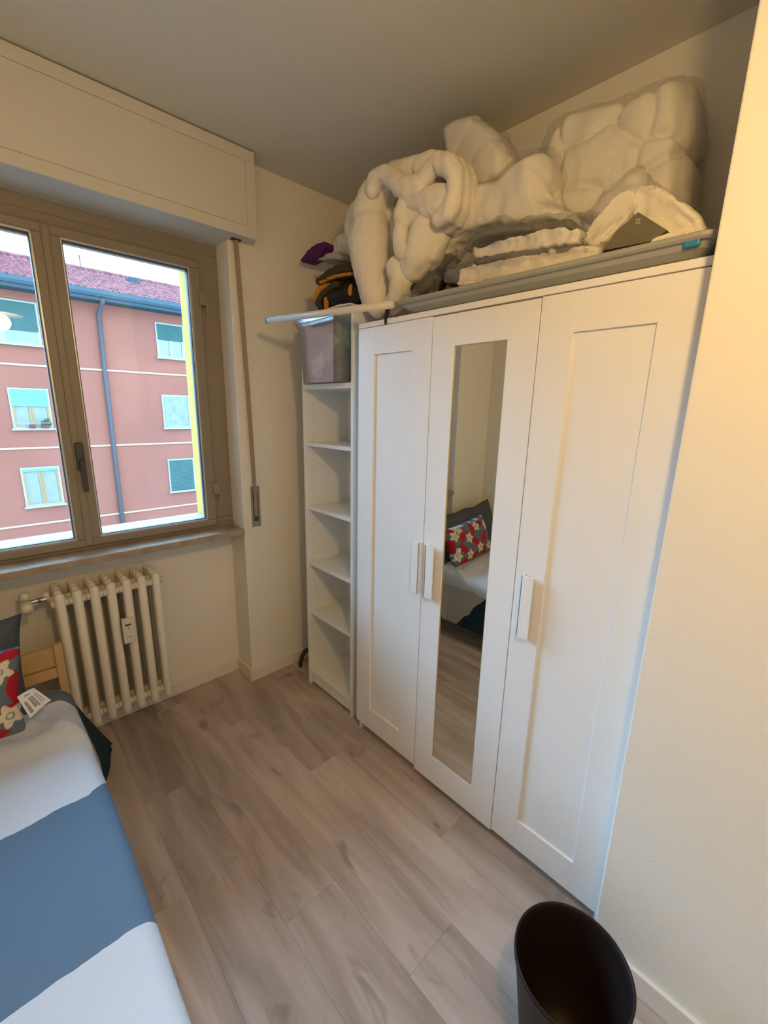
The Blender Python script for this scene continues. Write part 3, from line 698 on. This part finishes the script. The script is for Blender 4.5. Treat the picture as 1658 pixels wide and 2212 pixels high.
def softslab(name, pts, thick, x0, x1, m, parent=None, amp=.006, seed=0, ns=14):
    pts = dense(pts, 6)
    if isinstance(thick, (list, tuple)):
        th = []; 
        for i in range(len(thick)-1):
            for j in range(6): th.append(thick[i]*(1-j/6)+thick[i+1]*j/6)
        th.append(thick[-1]); thick = th
    bm = slabpath(pts, thick, x0, x1, B()); o = obj(name, bm, m)
    rm = o.modifiers.new('r', 'REMESH'); rm.mode = 'VOXEL'; rm.voxel_size = .007 if amp else .004
    sm = o.modifiers.new('s', 'SMOOTH'); sm.iterations = 3; sm.factor = .5; bake(o, 0)
    me = o.data
    for v in me.vertices:
        p = Vector((v.co.x*.5, v.co.y, v.co.z))*ns+Vector((seed, 0, 0)); v.co += v.normal*amp*(noise.noise(p)-abs(noise.noise(p*2.1)))
    for p in me.polygons: p.use_smooth = True
    if parent is not None: o.parent = parent; o.matrix_parent_inverse = Matrix.Translation(-parent.location)
    return o
def bagover(parent, balls, seed=1, amp=.02):
    return fluff('plastic_bag', balls, 'film', parent, vox=.012, smooth=3, amp=amp, nscale=17, seed=seed)
LQ = thing('folded_quilt', 'lowest folded white quilt lying flat on the grey tray in clear film', 'quilt', (.1, .55, TT))
softslab('fabric', yz([(985, 598), (1060, 585), (1140, 570), (1220, 556), (1285, 545)], .03), [.052, .064, .062, .056, .034], .025, .30, 'duvet', LQ, seed=1, amp=.012)
UQ = thing('folded_quilt', 'upper folded white quilt with grey lining, stacked on the lowest folded quilt', 'quilt', (.1, .55, TT+.06))
softslab('fabric', yz([(1018, 548), (1070, 534), (1130, 522), (1190, 510), (1250, 508)], .04), [.030, .045, .045, .045, .03], .035, .28, 'duvet', UQ, seed=2, amp=.013)
softslab('lining', yz([(1020, 565), (1080, 552), (1160, 545), (1240, 536), (1275, 540)], .04), .016, .03, .28, 'greycloth', UQ, amp=.002)
softslab('lining', yz([(1000, 540), (1015, 515), (1045, 500), (1100, 492), (1170, 487), (1230, 478)], .05), [.018, .02, .022, .02, .02, .022], .04, .28, 'greycloth', UQ, amp=.002, seed=4)
bagover(UQ, chain([(985, 590), (1020, 555), (1060, 535), (1130, 530), (1200, 520), (1270, 520), (1300, 525)], [.03, .055, .07, .075, .07, .06, .035], .085), 5)
bagover(LQ, chain([(970, 600), (1000, 598), (1070, 585), (1150, 572), (1230, 560), (1290, 550)], [.022, .036, .04, .04, .04, .03], .055), 8, .012)
# tent-folded cover at the right
TC = thing('folded_cover', 'white folded cover standing like a tent at the right end of the tray', 'bedcover', (.1, .15, TT))
softslab('fabric', yz([(1262, 530), (1300, 486), (1340, 442), (1368, 418)], .05), [.055, .078, .076, .055], .045, .26, 'duvet', TC, seed=6, amp=.010)
softslab('fabric', yz([(1362, 418), (1400, 440), (1440, 466), (1485, 494), (1525, 516)], .06), [.055, .068, .066, .05, .02], .055, .27, 'duvet', TC, seed=9, amp=.010)
g0 = [at(u, v, 'x', .045) for u, v in ((1300, 541), (1330, 500), (1378, 458), (1440, 497), (1408, 520), (1360, 530))]
q = B(); va = [q.verts.new(p) for p in g0]; vb = [q.verts.new(p+Vector((.16, 0, 0))) for p in g0]; q.faces.new(va); q.faces.new(vb)
for k in range(6): q.faces.new((va[k], va[(k+1) % 6], vb[(k+1) % 6], vb[k]))
lnn = obj('lining', q, 'greycloth', TC)
pc = at(1377, 481, 'x', .0445); q = B()
for dy, dz in ((-.005, .004), (.001, .004), (-.005, -.003), (.001, -.003)): box(q, pc.x-.0006, pc.x, pc.y+dy, pc.y+dy+.004, pc.z+dz, pc.z+dz+.005)
obj('printed_mark', q, 'palegrey', lnn)
bagover(TC, chain([(1240, 520), (1290, 490), (1330, 450), (1365, 420), (1400, 440), (1450, 480), (1510, 515)], [.03, .05, .055, .05, .05, .04, .02], .09), 11, .018)
FC = softslab('folded_cloth', yz([(1402, 524), (1440, 516), (1480, 512), (1505, 518)], .025), [.022, .03, .026, .012], .012, .12, 'duvet', None, .003, 3)
tag(FC, 'small flat white cloth at the tray\'s right end, before the tent-folded cover', 'cloth')
# dark stuff between the duvet roll and the folded quilts
o = fluff('dark_bag', [X(935, 600, .16, (.06, .05, .055)), X(960, 570, .18, (.05, .05, .06)), X(915, 625, .14, (.06, .05, .035)), X(975, 545, .2, (.05, .04, .05)), X(985, 600, .16, (.05, .05, .03))], 'darkcloth', vox=.009, amp=.012, nscale=18)
tag(o, 'charcoal cloth bag in plastic wedged behind the lowest folded quilt', 'bag'); fluff('plastic_bag', [X(925, 615, .11, (.04, .045, .05)), X(905, 635, .08, (.03, .04, .025)), X(960, 560, .13, (.05, .05, .07))], 'film', o, vox=.011, amp=.02, nscale=20)
o = fluff('mesh_bag', [X(880, 610, .17, (.05, .05, .05)), X(870, 640, .14, (.05, .05, .03)), X(905, 600, .2, (.04, .04, .05))], 'black', vox=.009, amp=.01, nscale=20); tag(o, 'black mesh bag squeezed right of the rolled duvet', 'bag')
q = bx(.06, .16, .90, .99, WT_+.001, WT_+.028, .003, 1)
# black and orange bag on top of the bookcase
BG = thing('sports_bag', 'black and orange sports bag heaped on top of the bookcase', 'bag', (.17, 1.45, BH))
Z0 = BH
fluff('main_pouch', [((.15, 1.44, 2.055), (.10, .13, .065)), ((.16, 1.36, 2.07), (.10, .10, .08)), ((.15, 1.50, 2.035), (.09, .07, .045)), ((.16, 1.31, 2.05), (.08, .07, .06))], 'black', BG, vox=.009, amp=.010, nscale=16)
fluff('flap', [((.12, 1.46, 2.135), (.09, .13, .025)), ((.13, 1.36, 2.14), (.10, .10, .028)), ((.13, 1.40, 2.16), (.09, .12, .022))], 'olive', BG, vox=.009, amp=.008, nscale=18)
softslab('side_panel', [(1.565, 2.045), (1.56, 2.075), (1.535, 2.10), (1.47, 2.105), (1.42, 2.10)], [.02, .04, .045, .03, .012], .05, .17, 'orange', BG, .004, 2)
softslab('piping', [(1.50, 2.118), (1.44, 2.125), (1.36, 2.122), (1.28, 2.115)], .012, .028, .06, 'orange', BG, .0)
softslab('base_rim', [(1.545, 2.03), (1.50, 2.07), (1.44, 2.09), (1.38, 2.097)], .03, .035, .12, 'olive', BG, .003)
softslab('strap', [(1.475, 2.06), (1.472, 2.03), (1.470, 1.995)], [.02, .028, .03], .045, .056, 'orange', BG, 0)
softslab('strap', [(1.31, 2.085), (1.318, 2.06), (1.315, 2.04)], [.010, .024, .012], .058, .07, 'orange', BG, 0)
softslab('strap', [(1.51, 2.04), (1.50, 2.01), (1.495, 1.990)], [.03, .03, .026], .035, .045, 'black', BG, 0)
# purple hood, grey cloth, white sheet
q = softslab('purple_cloth', yz([(652, 564), (668, 548), (688, 540), (704, 526)], .16), [.016, .045, .060, .02], .14, .24, 'purple', None, .006, 1); tag(q, 'purple cloth tip poking out above the sports bag', 'cloth')
q = softslab('grey_cloth', yz([(690, 562), (708, 554), (728, 552), (742, 560)], .12), [.012, .028, .034, .02], .10, .22, 'palegrey', None, .008, 6); tag(q, 'crumpled grey cloth between the sports bag and the purple cloth', 'cloth')
q = softslab('white_sheet', [(1.56, BH+.006), (1.45, BH+.010), (1.36, BH+.016), (1.27, BH+.012)], .012, BX-.01, .2, 'whitebit', None, .003, 6); tag(q, 'thin white sheet under the sports bag on the bookcase top', 'sheet')

# ------------------------------------------------------------------ bed
BED = thing('bed', 'single pine bed pushed to the radiator', 'bed', (-1.5, .85, 0))
HB = 1.815
for xx in (-1.079, -1.95): obj('headboard_post', bx(xx, xx+.030, HB-.0, HB+.032, 0, .598, .004, 2), 'pine', BED)
obj('headboard_rail', bx(-1.925, -1.077, HB+.008, HB+.024, .505, .588, .002, 2), 'pine', BED)
obj('headboard_rail', bx(-1.925, -1.077, HB+.006, HB+.026, .452, .498, .002, 2), 'pine', BED)
for xx in (-1.075, -1.95): obj('side_rail', bx(xx, xx+.022, -.1, HB, .17, .27, .002, 1), 'pine', BED)
for xx in (-1.085, -1.95): obj('leg', bx(xx, xx+.04, -.14, -.10, 0, .35, .003, 1), 'pine', BED)
MT = tag(obj('mattress', bx(-1.955, -1.062, -.15, 1.765, .285, .445, .04, 4), 'mattress'), 'white mattress on the pine bed under the colour-block blanket', 'mattress')
# blanket
def blanket():
    bm = B(); uvl = bm.loops.layers.uv.new('blanket'); NSx, NT = 150, 84; grid = []
    for i in range(NSx+1):
        s = -.19+ (1.80+.19)*i/NSx; row_ = []
        for j in range(NT+1):
            t = .90-(.90+.365)*j/NT     # + over the mattress, - hanging down
            edge = -1.050-.004*math.sin(s*5)
            rr_ = .05; pz = .467+.006*noise.noise(Vector((s*3, t*3, 0)))
            if t > 0:
                x = edge-rr_-t+.0; z = pz
            else:
                arc = rr_*math.pi/2
                if -t < arc: a = -t/rr_; x = edge-rr_+rr_*math.sin(a); z = pz-rr_+rr_*math.cos(a)
                else:
                    d = -t-arc; ph = s*11+1.4*math.sin(s*3.1)
                    f_ = min(1, d/.25)
                    fl_ = .05+.37*max(0, min(1, (s-1.45)/.2)); x = edge+d*fl_+f_*(.010 if s < 1.45 else .02)*math.sin(ph)+.008*noise.noise(Vector((s*9, d*6, 4)))*f_; z = pz-rr_-d*.97
            # crumple near the head end
            k = max(0, min(1, (s-1.25)/.25)); k *= max(0, 1-abs(t-.05)/.5) if t > -.1 else .5
            if t > -.08: z += k*(.034*max(0, math.sin((s-.35*t)*24+2*t))+.025*noise.noise(Vector((s*8, t*7, 2))))
            if -.12 < t < .16:
                wd = (1-((t-.02)/.14)**2)
                for s0, hh in ((1.40, .026), (1.50, .018), (1.56, .012)):
                    dd = (s-s0-1.5*t)/1.8; z += wd*hh*math.exp(-(dd/(.03 if dd > 0 else .013))**2)
            # the head-end aisle corner droops forward off the mattress
            if s > 1.62:
                e = (s-1.62)/.18; z -= e*e*(.04+.05*max(0, 1-t*3) if t > 0 else .09*1)
            # a bulge lip along the edge
            row_.append((Vector((x, s, max(z, .012))), (s, t+.05*0)))
        grid.append(row_)
    V = [[bm.verts.new(p) for p, _ in r_] for r_ in grid]
    for i in range(NSx):
        for j in range(NT):
            f = bm.faces.new((V[i][j], V[i+1][j], V[i+1][j+1], V[i][j+1]))
            for l, (a, b2) in zip(f.loops, ((i, j), (i+1, j), (i+1, j+1), (i, j+1))): l[uvl].uv = grid[a][b2][1]
    me = bpy.data.meshes.new('blanket'); bm.to_mesh(me); bm.free()
    for p in me.polygons: p.use_smooth = True
    o = bpy.data.objects.new('blanket', me); COL.objects.link(o); me.materials.append(M['blanket'])
    s_ = o.modifiers.new('s', 'SOLIDIFY'); s_.thickness = .009; s_.offset = 1
    return o
tag(blanket(), 'pale, blue-grey and navy colour-block blanket draped over the bed', 'blanket')

def cushion(bm, w_, h_, d_, n=28, m_=20, pinch=.5):
    """pillow body centred at origin: width along x, height along z, depth along y"""
    for side in (1, -1):
        V = []
        for i in range(n+1):
            row_ = []
            for j in range(m_+1):
                a = 2*i/n-1; c = 2*j/m_-1
                prof = ((1-abs(a)**2.6)*(1-abs(c)**2.6))**.42
                x = a*w_/2*(1-.05*(1-abs(c)**2)*abs(a)**3)*1; z = c*h_/2*(1-.07*(1-abs(a)**2)*abs(c)**3)
                y = side*d_/2*prof; row_.append(bm.verts.new((x, y, z)))
            V.append(row_)
        for i in range(n):
            for j in range(m_): bm.faces.new((V[i][j], V[i+1][j], V[i+1][j+1], V[i][j+1]))
    bmesh.ops.remove_doubles(bm, verts=bm.verts, dist=.0004); return bm
# slate grey pillow
q = cushion(B(), .80, .40, .17); bmesh.ops.rotate(q, verts=q.verts, matrix=Matrix.Rotation(R(-14), 3, 'X')); bmesh.ops.rotate(q, verts=q.verts, matrix=Matrix.Rotation(R(3), 3, 'Y'))
for v in q.verts: v.co += Vector((0, 0, .025*noise.noise(v.co*5)))+Vector((0, .02*noise.noise(v.co*7), 0))
bmesh.ops.translate(q, verts=q.verts, vec=(-1.565, 1.71, .615))
loose('pillow', 'slate grey pillow propped against the headboard behind the floral cushion', 'pillow', q, 'slate', True)
# floral cushion with painted print
q = cushion(B(), .52, .30, .13, 150, 90); 
CR = random.Random(3)
GND = (.13, .17, .20); RED = (.42, .015, .03); CREAM = (.72, .66, .52); WHITEB = (.55, .62, .75); BLUE = (.08, .20, .42)
fl_c = [(-.20, .07), (-.07, .09), (.06, .03), (.20, .08), (.22, -.07), (.09, -.09), (-.05, -.07), (-.18, -.09), (.14, .12)]
lv = [(-.24, -.01, 70, .055), (-.13, .10, 20, .05), (-.12, -.01, 140, .065), (.0, .09, 100, .06), (.0, -.01, 30, .06), (.13, .06, 120, .06), (.15, -.03, 45, .06), (.03, -.11, 160, .055), (-.11, -.12, 60, .055), (.24, .02, 90, .06), (.23, .13, 10, .04), (-.24, .12, 100, .04), (.17, -.12, 0, .05), (-.22, -.12, 30, .045)]
def printcol(x, z):
    for cx_, cz_ in fl_c:
        dx, dz = x-cx_, z-cz_; r_ = math.hypot(dx, dz); a = math.atan2(dz, dx)
        if r_ < .012: return GND if r_ > .008 else CREAM
        if r_ < .033*(1+.26*math.cos(5*a+cx_*40)): return CREAM
    for lx, lz, an, L_ in lv:
        c, s = math.cos(R(an)), math.sin(R(an)); dx, dz = x-lx, z-lz; p = (dx*c+dz*s)/L_; q_ = (-dx*s+dz*c)/(L_*.42)
        if abs(p) < 1 and abs(q_) < (1-p*p)*(1-.15*p):
            if abs(q_) < .07 and p > -.6: return (.25, .03, .05)
            return RED
    wv_ = abs(z-.06*math.sin(x*22)-.02); 
    if wv_ < .007: return RED
    if abs(z+.08-.04*math.sin(x*30+1)) < .006: return RED
    if z > .125: return BLUE if math.sin(x*60) > -.2 else WHITEB
    return GND
cl_ = q.loops.layers.color.new('print') if False else None
me = bpy.data.meshes.new('cushion'); bmesh.ops.recalc_face_normals(q, faces=q.faces)
cols = {v.index: None for v in q.verts}; q.verts.ensure_lookup_table()
vc = [printcol(v.co.x, v.co.z) for v in q.verts]
q.transform(Matrix.Translation((-1.45, 1.585, .603)) @ Matrix.Rotation(R(4), 4, 'Y') @ Matrix.Rotation(R(-3), 4, 'Z') @ Matrix.Rotation(R(-20), 4, 'X'))
q.to_mesh(me); q.free()
ca = me.color_attributes.new('print', 'FLOAT_COLOR', 'POINT')
for i, c in enumerate(vc): ca.data[i].color = (*c, 1)
for p in me.polygons: p.use_smooth = True
me.materials.append(M['floral']); cu = bpy.data.objects.new('cushion', me); COL.objects.link(cu)
tag(cu, 'oblong cushion with red leaves and cream flowers on the bed, propped against the slate pillow', 'cushion')
# care tag hanging from the cushion
tg = [Vector((-1.212, 1.478, .615)), Vector((-1.166, 1.478, .628)), Vector((-1.128, 1.470, .566)), Vector((-1.190, 1.468, .528))]
q = B(); nrm = (tg[1]-tg[0]).cross(tg[2]-tg[0]).normalized()*.001
NN = 8; G0 = [[None]*(NN+1) for _ in range(NN+1)]; G1 = [[None]*(NN+1) for _ in range(NN+1)]
for i in range(NN+1):
    for j in range(NN+1):
        a, b2 = i/NN, j/NN; p = tg[0].lerp(tg[1], a).lerp(tg[3].lerp(tg[2], a), b2)+nrm*6*math.sin(a*math.pi)
        G0[i][j] = p
for GG, off in ((G0, 0), (G1, 1)): pass
va = [[q.verts.new(G0[i][j]) for j in range(NN+1)] for i in range(NN+1)]
for i in range(NN):
    for j in range(NN): q.faces.new((va[i][j], va[i+1][j], va[i+1][j+1], va[i][j+1]))
tgo = obj('care_label', q, 'whitebit', cu); tgo['label'] = 'white printed care label hanging off the cushion end'
sd = tgo.modifiers.new('s', 'SOLIDIFY'); sd.thickness = .0012
q = B()
def on(a, b2): return tg[0].lerp(tg[1], a).lerp(tg[3].lerp(tg[2], a), b2)+nrm*6*math.sin(a*math.pi)-nrm*0
nn_ = nrm.normalized()
sg = -1 if nn_.dot(CAM-tg[0]) < 0 else 1
for a0, a1_, b0, b1 in ((.12, .26, .35, .9), (.38, .5, .3, .8), (.52, .62, .3, .85), (.72, .76, .3, .8), (.82, .86, .25, .8), (.3, .6, .12, .18)):
    q.faces.new([q.verts.new(on(a, b2)+nn_*sg*.0016) for a, b2 in ((a0, b0), (a1_, b0), (a1_, b1), (a0, b1))])
obj('print', q, 'greyink', tgo)

# ------------------------------------------------------------------ waste bin
WB = thing('waste_bin', 'dark brown round plastic waste bin on the floor by the wardrobe\'s right end', 'bin', (-.32, -.02, 0))
bcx, bcy = -.345, -.035
q = lathe(B(), [(.001, .002), (.088, .002), (.094, .006), (.128, .285), (.132, .290), (.132, .302), (.129, .304), (.126, .300), (.122, .285), (.112, .20), (.1105, .197), (.088, .012), (.001, .010)], bcx, bcy, 64)
bo = obj('bin_body', q, 'bin', WB, True)
# cable stub / strap behind the bookcase
q = B(); pts = [Vector((.075, 1.800, .0075)), Vector((.080, 1.806, .03)), Vector((.095, 1.812, .065)), Vector((.118, 1.812, .092)), Vector((.15, 1.808, .10)), Vector((.20, 1.80, .098)), Vector((.24, 1.80, .05)), Vector((.25, 1.80, .013))]
tube(q, pts, [.010, .013, .013, .013, .013, .013, .013, .012], 10)
loose('rubber_hose', 'short black curved hose on the floor behind the bookcase', 'hose', q, 'rubber', True)

# ------------------------------------------------------------------ pendant lamp (seen only as a reflection in the window)
PL = thing('pendant_lamp', 'lit pendant lamp hanging near the camera, mirrored in the window glass', 'lamp', (LAMP.x, LAMP.y, H))
obj('cord', tube(B(), [(LAMP.x, LAMP.y, H-.02), (LAMP.x, LAMP.y, LAMP.z+.10)], .003, 8), 'ivory', PL)
obj('canopy', lathe(B(), [(.001, H-.022), (.04, H-.02), (.05, H-.002), (.05, H)], LAMP.x, LAMP.y, 24), 'ivory', PL)
obj('shade', lathe(B(), [(.001, LAMP.z+.100), (.03, LAMP.z+.098), (.15, LAMP.z+.062), (.153, LAMP.z+.058), (.15, LAMP.z+.056), (.03, LAMP.z+.08), (.001, LAMP.z+.08)], LAMP.x, LAMP.y, 40), 'ivory', PL, True)

# ------------------------------------------------------------------ building across the street
FY = 18.0
FB = thing('apartment_building', 'salmon pink apartment building with tiled roof across the street', 'building', (3, FY, -10))
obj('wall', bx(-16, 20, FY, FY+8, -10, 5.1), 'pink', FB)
for zz in (2.72, .11, -2.44, -5.1): obj('string_course', bx(-16, 20, FY-.03, FY+.01, zz-.03, zz+.03), 'band', FB)
b_ = B(); box(b_, -16.5, 20.5, FY-.62, FY+.02, 4.88, 5.02, .02, 1); obj('eaves', b_, 'slab', FB)
b_ = B()
pr = [(FY-.80, 5.18), (FY-.80, 5.06), (FY-.74, 4.98), (FY-.66, 4.98), (FY-.60, 5.06), (FY-.60, 5.18)]
va = [b_.verts.new((-16.5, y, z)) for y, z in pr]; vb = [b_.verts.new((20.5, y, z)) for y, z in pr]
for k in range(5): b_.faces.new((va[k], va[k+1], vb[k+1], vb[k]))
obj('gutter', b_, 'slab', FB)
q = B(); tube(q, [(2.62, FY-.66, 4.98), (2.60, FY-.5, 4.80), (2.55, FY-.10, 4.55), (2.52, FY-.09, 2.7), (2.45, FY-.09, -10)], .07, 12); obj('downpipe', q, 'pipe', FB, True)
# tiled roof: real corrugation with stepped courses
b_ = B(); nx, ny = 420, 17; RY0, RZ0, RY1, RZ1 = FY-.72, 5.14, 22.0, 6.80
rng = random.Random(5); prev = None
for j in range(ny*2+1):
    t = (j//2)/ny+((1/ny)*.98 if j % 2 else 0); t = min(t, 1); lift = 0 if j % 2 else .045
    row_ = []
    for i in range(nx+1):
        X_ = -4+ 20*i/nx; row_.append(b_.verts.new((X_, RY0+(RY1-RY0)*t, RZ0+(RZ1-RZ0)*t+lift+.03*math.sin(i*math.pi/2)+rng.uniform(-.008, .008))))
    if prev:
        for i in range(nx): b_.faces.new((prev[i], prev[i+1], row_[i+1], row_[i]))
    prev = row_
ro = obj('roof', b_, 'tiles', FB)
q = B(); tube(q, [(-4, 22, 6.84), (16, 22, 6.84)], .09, 8); obj('ridge', q, 'tiles', FB)
obj('roof_far_side', bx(-4, 16, 21.9, 22.0, 5, 6.75), 'tiles', FB)
q = B(); tube(q, [(2.97, 22, 6.8), (2.97, 22, 7.35)], .022, 6); tube(q, [(2.8, 22, 7.28), (3.14, 22, 7.28)], .012, 6); obj('antenna', q, 'pipe', FB)
q = B(); box(q, 4.35, 4.75, 20.8, 21.3, 6.3, 6.62, .03, 1); obj('roof_vent', q, 'slab', FB)
def fwin(x0, x1, z0, z1, blind=None, bz=None, kind='curtain', cas='casement', plants=False):
    f = B(); quadframe(f, x0-.05, x1+.05, z0-.02, z1+.05, .05, .05, FY-.035, FY+.0, 'y', 0); wv = obj('window', f, 'fframe', FB)
    obj('sill', bx(x0-.10, x1+.10, FY-.12, FY, z0-.07, z0-.01), 'fframe', wv)
    obj('room_glass', bx(x0, x1, FY-.006, FY-.002, z0, z1), 'darkroom', wv)
    if kind in ('curtain', 'sheet'):
        cb = B(); n = 40; prev = None
        for i in range(n+1):
            X_ = x0+.03+(x1-x0-.06)*i/n; y_ = FY-.016-.006*math.sin(i*1.4)
            r_ = [cb.verts.new((X_, y_, z0+.03+(.06*math.sin(i*.08) if kind == 'sheet' else 0))), cb.verts.new((X_, y_, z1-.03))]
            if prev: cb.faces.new((prev[0], r_[0], r_[1], prev[1]))
            prev = r_
        obj('curtain', cb, 'curtainblue' if kind == 'sheet' else 'curtain', wv)
    if cas:
        xm = (x0+x1)/2
        for a_, b2 in ((x0, xm-.003), (xm+.003, x1)): obj('casement', quadframe(B(), a_, b2, z0, z1, .06, .06, FY-.032, FY-.024, 'y', 0), cas, wv)
    if blind: obj('roller_blind', bx(x0, x1, FY-.05, FY-.036, bz, z1), blind, wv)
    if plants:
        q = B(); tube(q, [(x0, FY-.25, z0+.16), (x1, FY-.25, z0+.16)], .008, 6)
        for xx in (x0, x1): tube(q, [(xx, FY-.25, z0+.16), (xx, FY-.02, z0+.16)], .008, 6)
        obj('rail', q, 'fframe', wv)
        for xx, ww in ((x0+.42, .16), (x0+.75, .2)):
            obj('planter', bx(xx-ww/2, xx+ww/2, FY-.2, FY-.08, z0, z0+.1, .01, 1), 'plantpot', wv)
        lb_ = B()
        for k in range(14):
            bmesh.ops.create_icosphere(lb_, subdivisions=1, radius=.045, matrix=Matrix.Translation((x0+.66+.25*rng.random(), FY-.14, z0+.12+.15*rng.random()**2)))
        lo_ = obj('leaves', lb_, 'leaf', wv); lo_['kind'] = 'stuff'
fwin(-.98, .84, 3.36, 4.57, 'blindteal', 3.74, 'none', 'casewhite')
fwin(4.37, 5.27, 3.34, 4.50, 'blindteal', 3.95, 'none', 'casewhite')
fwin(-.13, .80, .76, 1.96, 'blindgreen', 1.44, 'curtain', 'casement', True)
fwin(4.36, 5.27, .73, 1.91, None, None, 'sheet', None)
fwin(-.16, .78, -1.80, -.57, 'blindgreen', -.66, 'curtain', 'casement')
fwin(4.36, 5.26, -1.80, -.57, 'blindteal', -1.80, 'none', None)
struct(obj('ground', bx(-40, 40, 2.4, 60, -10.2, -10), 'street'))
